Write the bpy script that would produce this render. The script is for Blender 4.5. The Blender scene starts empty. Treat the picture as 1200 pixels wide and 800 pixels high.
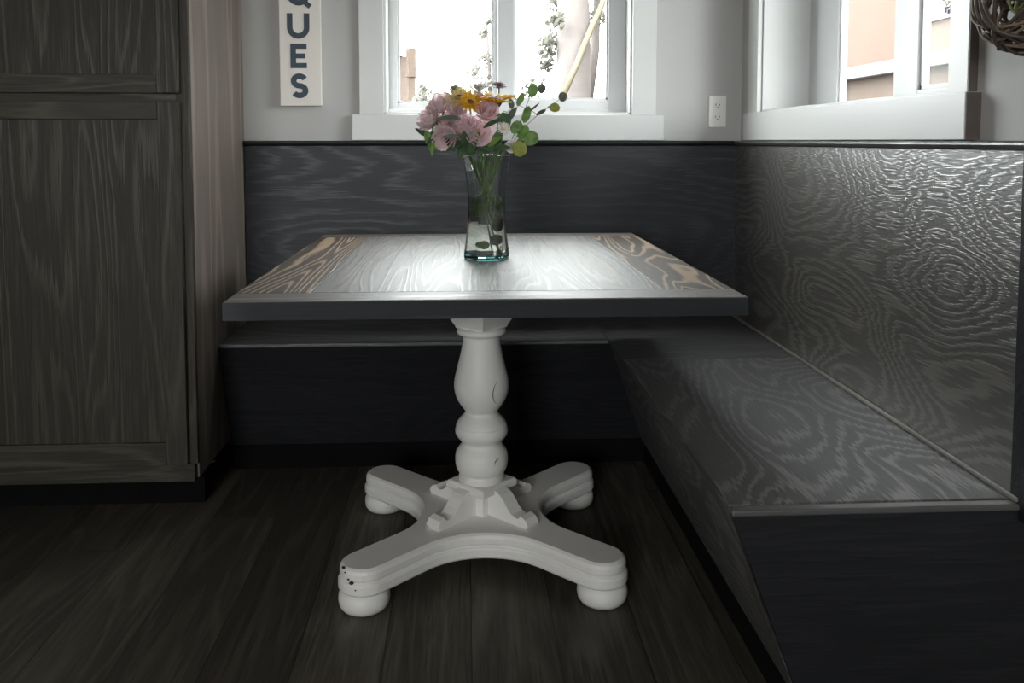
import bpy, math, random
from mathutils import Vector, Matrix, Euler
R = random.Random(7)
PI = math.pi
sc = bpy.context.scene
col = sc.collection

# ------------------------------------------------------------------ camera
F, HC = 1040.0, 1.057
psi, th, yp = math.atan(55 / F), math.atan(71 / F), 236.0
RT = Vector((math.cos(psi), -math.sin(psi), 0))
FW = Vector((math.sin(psi) * math.cos(th), math.cos(psi) * math.cos(th), -math.sin(th)))
UP = Vector((math.sin(psi) * math.sin(th), math.cos(psi) * math.sin(th), math.cos(th)))
CAM = Vector((0, 0, HC))
cd = bpy.data.cameras.new('camera')
cd.sensor_width = 36; cd.lens = F * 36 / 1200; cd.shift_y = (yp - 400) / 1200
cd.clip_start = 0.05; cd.clip_end = 200
cam = bpy.data.objects.new('camera', cd); col.objects.link(cam)
cam.matrix_world = Matrix((
    (RT.x, UP.x, -FW.x, 0), (RT.y, UP.y, -FW.y, 0), (RT.z, UP.z, -FW.z, HC), (0, 0, 0, 1)))
sc.camera = cam


def ray(x, y):
    return FW + RT * ((x - 600) / F) + UP * (-(y - yp) / F)


def PY(x, y, Y):
    d = ray(x, y); return CAM + d * (Y / d.y)


def PX(x, y, X):
    d = ray(x, y); return CAM + d * (X / d.x)


def PZ(x, y, Z):
    d = ray(x, y); return CAM + d * ((Z - HC) / d.z)


# ------------------------------------------------------------------ materials
def newmat(name):
    m = bpy.data.materials.new(name); m.use_nodes = True
    nt = m.node_tree; b = nt.nodes['Principled BSDF']
    return m, nt, b


class NT:
    def __init__(s, nt): s.nt = nt
    def n(s, t, **kw):
        nd = s.nt.nodes.new(t)
        for k, v in kw.items(): setattr(nd, k, v)
        return nd
    def l(s, a, b): s.nt.links.new(a, b)
    def math(s, op, a, b=None, c=None):
        nd = s.n('ShaderNodeMath', operation=op)
        for i, v in enumerate((a, b, c)):
            if v is None: continue
            if hasattr(v, 'is_output'): s.l(v, nd.inputs[i])
            else: nd.inputs[i].default_value = v
        return nd.outputs[0]
    def noise(s, vec, scale, detail=2, rough=.5, dist=0):
        nd = s.n('ShaderNodeTexNoise')
        nd.inputs['Scale'].default_value = scale; nd.inputs['Detail'].default_value = detail
        nd.inputs['Roughness'].default_value = rough; nd.inputs['Distortion'].default_value = dist
        s.l(vec, nd.inputs['Vector']); return nd.outputs['Fac']
    def mapping(s, vec, scale=(1, 1, 1), loc=(0, 0, 0), rot=(0, 0, 0)):
        nd = s.n('ShaderNodeMapping')
        nd.inputs['Scale'].default_value = scale; nd.inputs['Location'].default_value = loc
        nd.inputs['Rotation'].default_value = rot
        s.l(vec, nd.inputs['Vector']); return nd.outputs[0]
    def ramp(s, fac, stops):
        nd = s.n('ShaderNodeValToRGB'); cr = nd.color_ramp
        while len(cr.elements) < len(stops): cr.elements.new(.5)
        for e, (p, c) in zip(cr.elements, stops):
            e.position = p; e.color = (*c, 1) if len(c) == 3 else c
        s.l(fac, nd.inputs[0]); return nd.outputs['Color']
    def mix(s, f, a, b, mode='MIX'):
        nd = s.n('ShaderNodeMix', data_type='RGBA', blend_type=mode)
        for i, v in ((0, f), (6, a), (7, b)):
            if hasattr(v, 'is_output'): s.l(v, nd.inputs[i])
            elif i == 0: nd.inputs[0].default_value = v
            else: nd.inputs[i].default_value = (*v, 1)
        return nd.outputs[2]


def wood(name, dark, light, axis=0, rings=14, stretch=.35, scale=2.0, rough=.4, bump=.25, loc=(0, 0, 0),
         line=.35, fib=.5, spec=.5, rot=(0, 0, 0), jag=.05, planks=None, coat=0, rvar=.12, lw=(.5, .95)):
    """stained open-grain oak: cathedral rings + fine fibre, grain running along `axis`"""
    m, nt, b = newmat(name); t = NT(nt)
    tc = t.n('ShaderNodeTexCoord').outputs['Object']
    sc1 = [scale] * 3; sc1[axis] = scale * stretch
    vec = tc
    if planks:
        pax, pw = planks[:2]                # plank division axis and width (and board length)
        sep = t.n('ShaderNodeSeparateXYZ'); t.l(tc, sep.inputs[0])
        pid = t.math('FLOOR', t.math('DIVIDE', t.math('ADD', sep.outputs[pax], 50.03), pw))
        vlo, vsp = .75, .45
        if len(planks) > 2:
            vlo, vsp = .50, .85
            w0 = t.n('ShaderNodeTexWhiteNoise', noise_dimensions='1D'); t.l(pid, w0.inputs['W'])
            lng = t.math('DIVIDE', t.math('ADD', sep.outputs[axis], t.math('MULTIPLY', w0.outputs['Value'], 7.0)), planks[2])
            pid = t.math('ADD', t.math('MULTIPLY', pid, 17.0), t.math('FLOOR', lng))
        comb = t.n('ShaderNodeCombineXYZ')
        t.l(t.math('MULTIPLY', pid, 3.71), comb.inputs[axis]); t.l(t.math('MULTIPLY', pid, 1.37), comb.inputs[2])
        va = t.n('ShaderNodeVectorMath', operation='ADD'); t.l(tc, va.inputs[0]); t.l(comb.outputs[0], va.inputs[1])
        vec = va.outputs[0]
    v1 = t.mapping(vec, sc1, loc, rot)
    sc2 = [150] * 3; sc2[axis] = 7
    fibre = t.noise(t.mapping(vec, sc2, loc, rot), 1, 3, .6)
    n = t.noise(v1, 1, 1.5, .4, .25)
    n = t.math('ADD', n, t.math('MULTIPLY', t.math('SUBTRACT', fibre, .5), jag))
    ring = t.math('PINGPONG', t.math('MULTIPLY', n, rings), .5)
    ring = t.math('MULTIPLY', ring, 2)
    mr = t.n('ShaderNodeMapRange', interpolation_type='SMOOTHSTEP')
    mr.inputs['From Min'].default_value = lw[0]; mr.inputs['From Max'].default_value = lw[1]
    t.l(ring, mr.inputs['Value']); lines = mr.outputs[0]
    big = t.noise(v1, .8, 2)
    f = t.math('ADD', t.math('MULTIPLY', lines, line), t.math('MULTIPLY', t.math('SUBTRACT', fibre, .42), fib))
    f = t.math('ADD', f, t.math('MULTIPLY', t.math('SUBTRACT', big, .5), .5))
    f = t.math('MAXIMUM', t.math('MINIMUM', f, 1), 0)
    c = t.mix(f, dark, light)
    hgt = t.math('ADD', t.math('MULTIPLY', lines, .6), t.math('MULTIPLY', fibre, .5))
    if planks:
        wn = t.n('ShaderNodeTexWhiteNoise', noise_dimensions='1D'); t.l(pid, wn.inputs['W'])
        vary = t.math('ADD', t.math('MULTIPLY', wn.outputs['Value'], vsp), vlo)
        c = t.mix(1, c, (1, 1, 1), 'MULTIPLY') if False else t.mix(1.0, c, t.ramp(t.math('MULTIPLY', vary, .7), [(0, (0, 0, 0)), (1, (1.43, 1.43, 1.43))]), 'MULTIPLY')
        fr = t.math('FRACT', t.math('DIVIDE', t.math('ADD', sep.outputs[pax], 50.03), pw))
        edge = t.math('LESS_THAN', t.math('PINGPONG', fr, .5), .008)
        if len(planks) > 2:
            edge = t.math('MAXIMUM', edge, t.math('LESS_THAN', t.math('PINGPONG', t.math('FRACT', lng), .5), .0013))
        c = t.mix(edge, c, tuple(x * .3 for x in dark))
        hgt = t.math('SUBTRACT', hgt, t.math('MULTIPLY', edge, 1.0))
    t.l(c, b.inputs['Base Color'])
    r = t.math('ADD', rough - rvar / 2, t.math('MULTIPLY', t.math('SUBTRACT', 1, lines), rvar))
    t.l(r, b.inputs['Roughness'])
    b.inputs['Specular IOR Level'].default_value = spec
    if coat:
        b.inputs['Coat Weight'].default_value = coat; b.inputs['Coat Roughness'].default_value = rough
    bp = t.n('ShaderNodeBump'); bp.inputs['Strength'].default_value = bump; bp.inputs['Distance'].default_value = .004
    t.l(hgt, bp.inputs['Height']); t.l(bp.outputs[0], b.inputs['Normal'])
    return m


def plain(name, c, rough=.5, var=.06, nscale=12, bump=.02, metal=0, spec=.5, c2=None, detail=3, sss=0, trans=0):
    m, nt, b = newmat(name); t = NT(nt)
    tc = t.n('ShaderNodeTexCoord').outputs['Object']
    n = t.noise(tc, nscale, detail)
    lo = c2 if c2 else tuple(x * (1 - var) for x in c)
    t.l(t.ramp(n, [(.3, lo), (.7, c)]), b.inputs['Base Color'])
    b.inputs['Roughness'].default_value = rough; b.inputs['Metallic'].default_value = metal
    b.inputs['Specular IOR Level'].default_value = spec
    if sss:
        b.inputs['Subsurface Weight'].default_value = sss; b.inputs['Subsurface Radius'].default_value = (.01, .006, .004)
        b.inputs['Subsurface Scale'].default_value = .3
    if bump:
        bp = t.n('ShaderNodeBump'); bp.inputs['Strength'].default_value = bump; bp.inputs['Distance'].default_value = .002
        t.l(t.noise(tc, nscale * 14, 2), bp.inputs['Height']); t.l(bp.outputs[0], b.inputs['Normal'])
    return m


def leafy(name, c, c2, rough=.5, trans=.25, nscale=60):
    """thin plant tissue: diffuse + some translucency"""
    m, nt, b = newmat(name); t = NT(nt)
    tc = t.n('ShaderNodeTexCoord').outputs['Object']
    cc = t.ramp(t.noise(tc, nscale, 3), [(.3, c), (.7, c2)])
    t.l(cc, b.inputs['Base Color']); b.inputs['Roughness'].default_value = rough
    b.inputs['Specular IOR Level'].default_value = .3
    tr = t.n('ShaderNodeBsdfTranslucent'); t.l(cc, tr.inputs[0])
    mx = t.n('ShaderNodeMixShader'); mx.inputs[0].default_value = trans
    t.l(b.outputs[0], mx.inputs[1]); t.l(tr.outputs[0], mx.inputs[2])
    t.l(mx.outputs[0], nt.nodes['Material Output'].inputs[0])
    return m


def glass(name, c=(1, 1, 1), ior=1.45, rough=0.0):
    m, nt, b = newmat(name)
    b.inputs['Base Color'].default_value = (*c, 1); b.inputs['Transmission Weight'].default_value = 1
    b.inputs['IOR'].default_value = ior; b.inputs['Roughness'].default_value = rough
    return m


def pane_mat(name):
    m, nt, b = newmat(name); t = NT(nt)
    tr = t.n('ShaderNodeBsdfTransparent'); tr.inputs[0].default_value = (.95, .97, .96, 1)
    gl = t.n('ShaderNodeBsdfGlossy'); gl.inputs['Roughness'].default_value = .02
    lw = t.n('ShaderNodeLayerWeight')
    fr = t.math('ADD', .004, t.math('MULTIPLY', t.math('POWER', lw.outputs['Facing'], 6), .25))
    mx = t.n('ShaderNodeMixShader'); t.l(fr, mx.inputs[0])
    t.l(tr.outputs[0], mx.inputs[1]); t.l(gl.outputs[0], mx.inputs[2])
    t.l(mx.outputs[0], nt.nodes['Material Output'].inputs[0])
    return m


M = {}
DK, LT = (.013, .0135, .0150), (.080, .080, .081)
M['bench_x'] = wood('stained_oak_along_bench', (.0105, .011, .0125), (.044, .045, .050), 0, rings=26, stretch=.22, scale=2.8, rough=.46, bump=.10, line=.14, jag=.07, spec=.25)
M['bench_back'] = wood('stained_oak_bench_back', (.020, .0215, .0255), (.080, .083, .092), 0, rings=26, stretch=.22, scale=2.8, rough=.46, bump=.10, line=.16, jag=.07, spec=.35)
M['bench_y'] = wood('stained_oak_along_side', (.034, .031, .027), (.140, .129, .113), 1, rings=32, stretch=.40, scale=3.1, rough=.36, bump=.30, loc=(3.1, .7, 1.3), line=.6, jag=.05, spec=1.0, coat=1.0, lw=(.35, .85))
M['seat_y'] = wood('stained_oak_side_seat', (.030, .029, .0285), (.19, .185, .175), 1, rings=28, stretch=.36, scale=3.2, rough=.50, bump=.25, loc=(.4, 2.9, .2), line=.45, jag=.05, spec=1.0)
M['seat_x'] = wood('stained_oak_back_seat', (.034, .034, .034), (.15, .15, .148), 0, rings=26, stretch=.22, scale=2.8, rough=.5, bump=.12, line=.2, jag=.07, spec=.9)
M['edge_trim'] = wood('stained_oak_edge', (.05, .05, .05), (.17, .165, .155), 1, rings=6, rough=.34, bump=.15)
M['nosing'] = wood('stained_oak_nosing', (.06, .06, .058), (.22, .215, .20), 0, rings=6, rough=.42, bump=.15, spec=1.0)
M['table_y'] = wood('stained_oak_tabletop', (.060, .052, .047), (.27, .24, .215), 1, rings=26, stretch=.10, scale=6.5, rough=.44, bump=.10,
                    planks=(0, .168), line=.34, spec=1.0, loc=(.3, .1, .6), jag=.03)
M['table_board'] = wood('stained_oak_edge_board', (.036, .023, .016), (.42, .31, .21), 1, rings=19, stretch=.10, scale=8, rough=.42, bump=.2, line=.9, fib=.35, spec=.4, loc=(1.3, .4, .6), jag=.015)
M['table_x'] = wood('stained_oak_breadboard', (.050, .042, .037), (.24, .205, .18), 0, rings=10, stretch=.10, scale=5, rough=.43, bump=.12, spec=.9)
M['table_edge'] = wood('stained_oak_table_edge', (.018, .0195, .022), (.060, .061, .065), 0, rings=6, stretch=.15, scale=4, rough=.5, bump=.15, spec=.2)
M['cab_z'] = wood('stained_oak_cabinet_upright', (.024, .0215, .0155), (.098, .087, .062), 2, rings=12, stretch=.09, scale=8, rough=.5, bump=.25, line=.25, fib=1.0, jag=.06, spec=.3)
M['cab_x'] = wood('stained_oak_cabinet_rail', (.026, .0225, .0165), (.098, .087, .062), 0, rings=10, stretch=.10, scale=8, rough=.5, bump=.25, line=.3, fib=.9, jag=.06, spec=.3)
M['cab_side'] = wood('stained_oak_cabinet_side', (.13, .107, .090), (.38, .31, .26), 2, rings=7, stretch=.10, scale=5, rough=.5, bump=.15, line=.25, fib=.6)
M['floor'] = wood('plank_floor', (.044, .040, .031), (.19, .172, .133), 1, rings=8, stretch=.10, scale=7, rough=.5, bump=.15, planks=(0, .18, 1.22), line=.16, fib=.9, jag=.06)
M['wall'] = plain('grey_wall_paint', (.485, .483, .47), .8, .03, 3, .15)
M['ceil'] = plain('white_ceiling_paint', (.8, .8, .78), .9, .02, 3, .1)
M['trimw'] = plain('white_trim_paint', (.62, .625, .615), .4, .03, 5, .02)
M['kick'] = plain('shade_black_kick_board', (.005, .005, .005), .9, .2, 20, .05, spec=.1)  # near-black colour paints the recess shade onto the toe kicks
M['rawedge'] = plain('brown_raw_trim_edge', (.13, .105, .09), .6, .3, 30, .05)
M['vinyl'] = plain('white_vinyl_frame', (.62, .63, .63), .35, .02, 4, .0)
M['pane'] = pane_mat('window_glass')
M['whitepaint'] = plain('distressed_white_paint', (.80, .79, .755), .5, .06, 6, .12)
M['chip'] = plain('dark_chipped_wood', (.03, .025, .02), .8, .3, 60, .05)
M['signboard'] = plain('cream_sign_paint', (.78, .74, .68), .6, .05, 9, .1)
M['signink'] = plain('slate_blue_lettering', (.035, .060, .085), .6, .2, 40, .05)
M['plate'] = plain('white_plastic', (.82, .81, .78), .35, .02, 10, 0)
M['slot'] = plain('dark_slot', (.03, .03, .03), .6, .1, 10, 0)
M['glass'] = glass('clear_vase_glass', (.975, .995, .985), 1.46)
M['tealglass'] = glass('teal_base_glass', (.35, .92, .90), 1.46)
M['water'] = glass('vase_water', (.93, .97, .90), 1.33)
M['pink'] = leafy('pale_pink_petal', (.90, .75, .76), (.96, .89, .90), .6, .6, 40)
M['pinkdeep'] = leafy('rosy_petal', (.80, .56, .58), (.92, .80, .81), .6, .5, 50)
M['yellow'] = leafy('yellow_petal', (.86, .50, .03), (.92, .66, .08), .55, .5, 60)
M['lemon'] = leafy('pale_yellow_petal', (.92, .74, .32), (.94, .86, .55), .55, .5, 60)
M['white'] = leafy('white_petal', (.80, .78, .78), (.86, .84, .84), .55, .3, 60)
M['palegreen'] = leafy('pale_green_petal', (.50, .55, .46), (.70, .74, .64), .6, .4, 60)
M['mauve'] = leafy('dusty_mauve_petal', (.30, .20, .24), (.50, .38, .42), .6, .3, 80)
M['brownc'] = plain('brown_flower_calyx', (.16, .09, .05), .7, .4, 150, .2)
M['stem'] = leafy('green_stem', (.10, .17, .05), (.17, .26, .08), .5, .1, 30)
M['leaf'] = leafy('dark_green_leaf', (.045, .085, .045), (.09, .15, .07), .45, .2, 50)
M['leafb'] = leafy('bright_green_leaf', (.14, .27, .05), (.24, .40, .10), .45, .3, 50)
M['leafg'] = leafy('grey_green_leaf', (.10, .14, .115), (.17, .21, .175), .5, .2, 50)
M['euc'] = leafy('eucalyptus_leaf_green', (.10, .19, .05), (.22, .34, .11), .5, .3, 70)
M['eucd'] = leafy('eucalyptus_leaf_dark', (.07, .085, .06), (.14, .15, .10), .5, .2, 70)
M['eucy'] = leafy('eucalyptus_leaf_olive', (.22, .24, .05), (.36, .36, .10), .5, .3, 70)
M['twig'] = plain('brown_twig', (.12, .08, .05), .7, .3, 60, .1)
M['vine'] = plain('dark_vine', (.085, .062, .048), .55, .4, 30, .2)
M['vinel'] = plain('pale_vine', (.26, .20, .14), .55, .3, 30, .2)
M['vineg'] = plain('green_vine', (.30, .33, .13), .6, .3, 40, .2)


# ------------------------------------------------------------------ mesh helpers
class MB:
    def __init__(s): s.v = []; s.f = []; s.m = []; s.sm = []
    def add(s, vs, fs, mi=0, smooth=False):
        o = len(s.v); s.v += [tuple(v) for v in vs]
        s.f += [tuple(i + o for i in f) for f in fs]; s.m += [mi] * len(fs); s.sm += [smooth] * len(fs); return s
    def box(s, x0, x1, y0, y1, z0, z1, mi=0):
        vs = [(x, y, z) for z in (z0, z1) for y in (y0, y1) for x in (x0, x1)]
        return s.add(vs, [(0, 2, 3, 1), (4, 5, 7, 6), (0, 1, 5, 4), (2, 6, 7, 3), (0, 4, 6, 2), (1, 3, 7, 5)], mi)
    def loft(s, rings, cap=True, smooth=True, closed=True, mi=0):
        n = len(rings[0]); vs = [p for r in rings for p in r]; fs = []
        for k in range(len(rings) - 1):
            for i in range(n if closed else n - 1):
                j = (i + 1) % n
                fs.append((k * n + i, k * n + j, (k + 1) * n + j, (k + 1) * n + i))
        s.add(vs, fs, mi, smooth)
        if cap:
            o = len(s.v) - len(vs)
            s.f.append(tuple(o + i for i in reversed(range(n)))); s.m.append(mi); s.sm.append(False)
            e = o + (len(rings) - 1) * n
            s.f.append(tuple(e + i for i in range(n))); s.m.append(mi); s.sm.append(False)
        return s
    def lathe(s, prof, c=(0, 0, 0), n=48, mi=0, cap=True, a0=0, smooth=True):
        return s.loft([[(c[0] + r * math.cos(a0 + 2 * PI * i / n), c[1] + r * math.sin(a0 + 2 * PI * i / n), c[2] + z) for i in range(n)]
                       for r, z in prof], cap, smooth, mi=mi)
    def tube(s, pts, r, n=8, mi=0, closed=False):
        P = [Vector(p) for p in pts]; rings = []; N = len(P); prev = None
        rr = r if isinstance(r, (list, tuple)) else [r] * N
        for i, p in enumerate(P):
            t = (P[(i + 1) % N] - P[i - 1]) if closed else (P[min(i + 1, N - 1)] - P[max(i - 1, 0)])
            t.normalize()
            a = prev if prev is not None else (Vector((0, 0, 1)) if abs(t.z) < .9 else Vector((1, 0, 0)))
            u = (a - t * a.dot(t)).normalized(); prev = u; w = t.cross(u)
            rings.append([tuple(p + (u * math.cos(2 * PI * k / n) + w * math.sin(2 * PI * k / n)) * rr[i]) for k in range(n)])
        if closed: rings.append(rings[0])
        return s.loft(rings, not closed, True, mi=mi)
    def prism(s, poly, axis, a, b, mi=0):
        """extrude 2D polygon along axis from a to b (poly in the two other axes, in order)"""
        def p3(p, h):
            q = list(p); q.insert(axis, h); return tuple(q)
        n = len(poly); vs = [p3(p, a) for p in poly] + [p3(p, b) for p in poly]
        fs = [tuple(range(n)), tuple(reversed(range(n, 2 * n)))] + [(i, i + n, (i + 1) % n + n, (i + 1) % n) for i in range(n)]
        return s.add(vs, fs, mi)
    def grid(s, fn, nu, nv, mi=0, smooth=True):
        vs = [fn(-1 + 2 * i / nu, j / nv) for j in range(nv + 1) for i in range(nu + 1)]
        fs = [(j * (nu + 1) + i, j * (nu + 1) + i + 1, (j + 1) * (nu + 1) + i + 1, (j + 1) * (nu + 1) + i) for j in range(nv) for i in range(nu)]
        return s.add(vs, fs, mi, smooth)
    def xform(s, mat, start=0):
        for i in range(start, len(s.v)): s.v[i] = tuple(mat @ Vector(s.v[i]))
        return s
    def build(s, name, mats, parent=None, bevel=0, solid=0, loc=None, subsurf=0, fixn=True, kind=None):
        me = bpy.data.meshes.new(name); me.from_pydata(s.v, [], s.f); me.update()
        for m in (mats if isinstance(mats, (list, tuple)) else [mats]): me.materials.append(m)
        for p, mi, sm in zip(me.polygons, s.m, s.sm): p.material_index = mi; p.use_smooth = sm
        if fixn:
            import bmesh
            bm = bmesh.new(); bm.from_mesh(me); bmesh.ops.recalc_face_normals(bm, faces=bm.faces); bm.to_mesh(me); bm.free()
        o = bpy.data.objects.new(name, me); col.objects.link(o)
        if parent is not None: o.parent = parent
        if bevel:
            md = o.modifiers.new('bevel', 'BEVEL'); md.width = bevel; md.segments = 2; md.limit_method = 'ANGLE'; md.angle_limit = .7
        if solid:
            md = o.modifiers.new('solid', 'SOLIDIFY'); md.thickness = solid; md.offset = 0
        if subsurf:
            md = o.modifiers.new('sub', 'SUBSURF'); md.levels = subsurf; md.render_levels = subsurf
        if kind: o['kind'] = kind
        return o


def tag(o, label, cat, group=None):
    o['label'] = label; o['category'] = cat
    if group: o['group'] = group
    return o


def empty(name, loc=(0, 0, 0), kind=None):
    o = bpy.data.objects.new(name, None); col.objects.link(o)
    o.empty_display_size = .05
    if kind: o['kind'] = kind
    return o


def box(name, b, m, parent=None, bevel=.0015, kind=None):
    return MB().box(*b).build(name, m, parent, bevel, kind=kind)


# ------------------------------------------------------------------ room shell
YB, YW = 3.060, 3.080          # back bench panel face, back wall face
XB, XW = .945, .968            # side bench panel face, right wall face
CEIL, XL, YR = 2.45, -2.9, -3.2
REV = .15                      # window reveal depth
w1 = dict(x0=-.276, x1=.580, z0=1.147, z1=2.05)
w2 = dict(y0=1.712, y1=2.862, z0=1.149, z1=2.05)
ST = 'structure'


def shell():
    box('floor', (XL, XW + .2, YR, YW + .2, -.1, 0), M['floor'], bevel=0, kind=ST)
    box('ceiling', (XL - .2, XW + .2, YR - .2, YW + .2, CEIL, CEIL + .15), M['ceil'], bevel=0, kind=ST)
    b = MB(); T = YW + .2
    b.box(XL - .2, w1['x0'], YW, T, 0, CEIL); b.box(w1['x1'], XW + .2, YW, T, 0, CEIL)
    b.box(w1['x0'], w1['x1'], YW, T, 0, w1['z0']); b.box(w1['x0'], w1['x1'], YW, T, w1['z1'], CEIL)
    b.build('wall_back', M['wall'], kind=ST)
    b = MB(); T = XW + .2
    b.box(XW, T, w2['y1'], YW, 0, CEIL); b.box(XW, T, YR - .2, w2['y0'], 0, CEIL)
    b.box(XW, T, w2['y0'], w2['y1'], 0, w2['z0']); b.box(XW, T, w2['y0'], w2['y1'], w2['z1'], CEIL)
    b.build('wall_right', M['wall'], kind=ST)
    box('wall_left', (XL - .2, XL, YR - .2, YW, 0, CEIL), M['wall'], bevel=0, kind=ST)
    b = MB(); o0, o1, oa, oz = REAR; b.box(o0, o1, YR - .2, YR, 0, oa)
    b.box(XL, o0, YR - .2, YR, 0, CEIL); b.box(o1, XW, YR - .2, YR, 0, CEIL); b.box(o0, o1, YR - .2, YR, oz, CEIL)
    b.build('wall_rear', M['wall'], kind=ST)


REAR = (-2.0, -.6, .9, 2.1)   # unseen opening added behind the camera, sized to set the fill light
shell()


def window_back():
    w = empty('window_1', kind=ST); x0, x1, z0, z1 = w1['x0'], w1['x1'], w1['z0'], w1['z1']
    f = YW
    box('casing', (x0 - .083, x0, f - .016, f, z0, z1), M['trimw'], w)
    box('casing', (x1, x1 + .083, f - .016, f, z0, z1), M['trimw'], w)
    box('casing', (x0 - .1, x1 + .1, f - .02, f, z1, z1 + .1), M['trimw'], w)
    box('apron', (x0 - .108, x1 + .110, f - .022, f, 1.059, z0), M['trimw'], w)
    yf = f + REV - .075
    j = MB()                     # reveal lining
    t = .008
    j.box(x0, x0 + t, f - .002, f + .2, z0, z1); j.box(x1 - t, x1, f - .002, f + .2, z0, z1)
    j.box(x0, x1, f - .002, f + .2, z0, z0 + t); j.box(x0, x1, f - .002, f + .2, z1 - t, z1)
    j.build('jamb', M['trimw'], w, .001)
    X = lambda px: PY(px, 90, yf + .03).x
    Z = lambda py: PY(600, py, yf + .03).z
    # left (sliding) sash and right (fixed) sash of the slider
    def sash(a, b_, c, d, zl, za, y0, y1):
        s = MB(); s.box(a, c, y0, y1, z0 + t, z1 - t); s.box(d, b_, y0, y1, z0 + t, z1 - t)
        s.box(c, d, y0, y1, z0 + t, za); s.box(c, d, y0, y1, z1 - .07, z1 - t)
        so = s.build('sash', M['vinyl'], w, .002)
        MB().box(c - .004, d + .004, (y0 + y1) / 2 - .002, (y0 + y1) / 2 + .002, za - .004, z1 - .066).build('pane', M['pane'], so)
        g = MB()                 # glazing bead
        e = .007
        g.box(c, c + e, y0 + .008, y0 + .014, za, z1 - .07); g.box(d - e, d, y0 + .008, y0 + .014, za, z1 - .07); g.box(c, d, y0 + .008, y0 + .014, za, za + e)
        g.build('glazing_bead', M['vinyl'], so)
    sash(x0 + t, X(590), X(466), X(579), 0, Z(121), yf + .03, yf + .06)
    sash(X(583), x1 - t, X(602), X(711), 0, Z(117), yf, yf + .03)
    s = MB(); s.box(x0 + t, x1 - t, yf - .004, yf + .075, z0 + t, z0 + t + .014)
    s.build('sill_track', M['vinyl'], w, .002)
    return w


def window_right():
    w = empty('window_2', kind=ST); y0, y1, z0, z1 = w2['y0'], w2['y1'], w2['z0'], w2['z1']
    f = XW; k = .018
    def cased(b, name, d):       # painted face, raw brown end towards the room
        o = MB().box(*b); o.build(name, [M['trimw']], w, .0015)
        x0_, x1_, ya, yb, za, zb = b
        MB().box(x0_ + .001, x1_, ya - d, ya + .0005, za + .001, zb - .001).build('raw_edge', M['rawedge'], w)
    box('casing', (f - k, f, y1, y1 + .095, z0, z1), M['trimw'], w)
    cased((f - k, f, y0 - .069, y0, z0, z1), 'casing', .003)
    box('casing', (f - k, f, y0 - .1, y1 + .1, z1, z1 + .1), M['trimw'], w)
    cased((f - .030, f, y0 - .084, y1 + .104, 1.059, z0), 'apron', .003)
    t = .008; j = MB(); e = f + .2
    j.box(f - .002, e, y0, y0 + t, z0, z1); j.box(f - .002, e, y1 - t, y1, z0, z1)
    j.box(f - .002, e, y0, y1, z0, z0 + t); j.box(f - .002, e, y0, y1, z1 - t, z1)
    j.build('jamb', M['trimw'], w, .001)
    xg = f + REV
    Y = lambda px: PX(px, 90, xg).y
    Zf = lambda px, py: PX(px, py, xg).z
    def sash(ya, yb, ga, gb, za, xa, xb):
        s = MB(); s.box(xa, xb, ya, ga, z0 + t, z1 - t); s.box(xa, xb, gb, yb, z0 + t, z1 - t)
        s.box(xa, xb, ga, gb, z0 + t, za); s.box(xa, xb, ga, gb, z1 - .07, z1 - t)
        so = s.build('sash', M['vinyl'], w, .002)
        xm = (xa + xb) / 2
        MB().box(xm - .002, xm + .002, ga - .004, gb + .004, za - .004, z1 - .066).build('pane', M['pane'], so)
        g = MB(); q = .010
        g.box(xa + .006, xa + .014, gb - q, gb, za, z1 - .07); g.box(xa + .006, xa + .014, ga, ga + q, za, z1 - .07); g.box(xa + .006, xa + .014, ga, gb, za, za + q)
        g.build('glazing_bead', M['vinyl'], so)
    # far sash sits on the outer track, near sash on the inner track
    sash(Y(1060), y1 - t, Y(1047), Y(981), Zf(1010, 121), xg, xg + .03)
    xn = xg - .04
    Yn = lambda px: PX(px, 90, xn).y
    sash(y0 + t, Yn(1047), Yn(1115), Yn(1075), PX(1095, 103, xn).z, xn, xn + .03)
    MB().box(xn - .004, xg + .035, y0 + t, y1 - t, z0 + t, z0 + t + .012).build('sill_track', M['vinyl'], w, .002)


window_back(); window_right()

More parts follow.
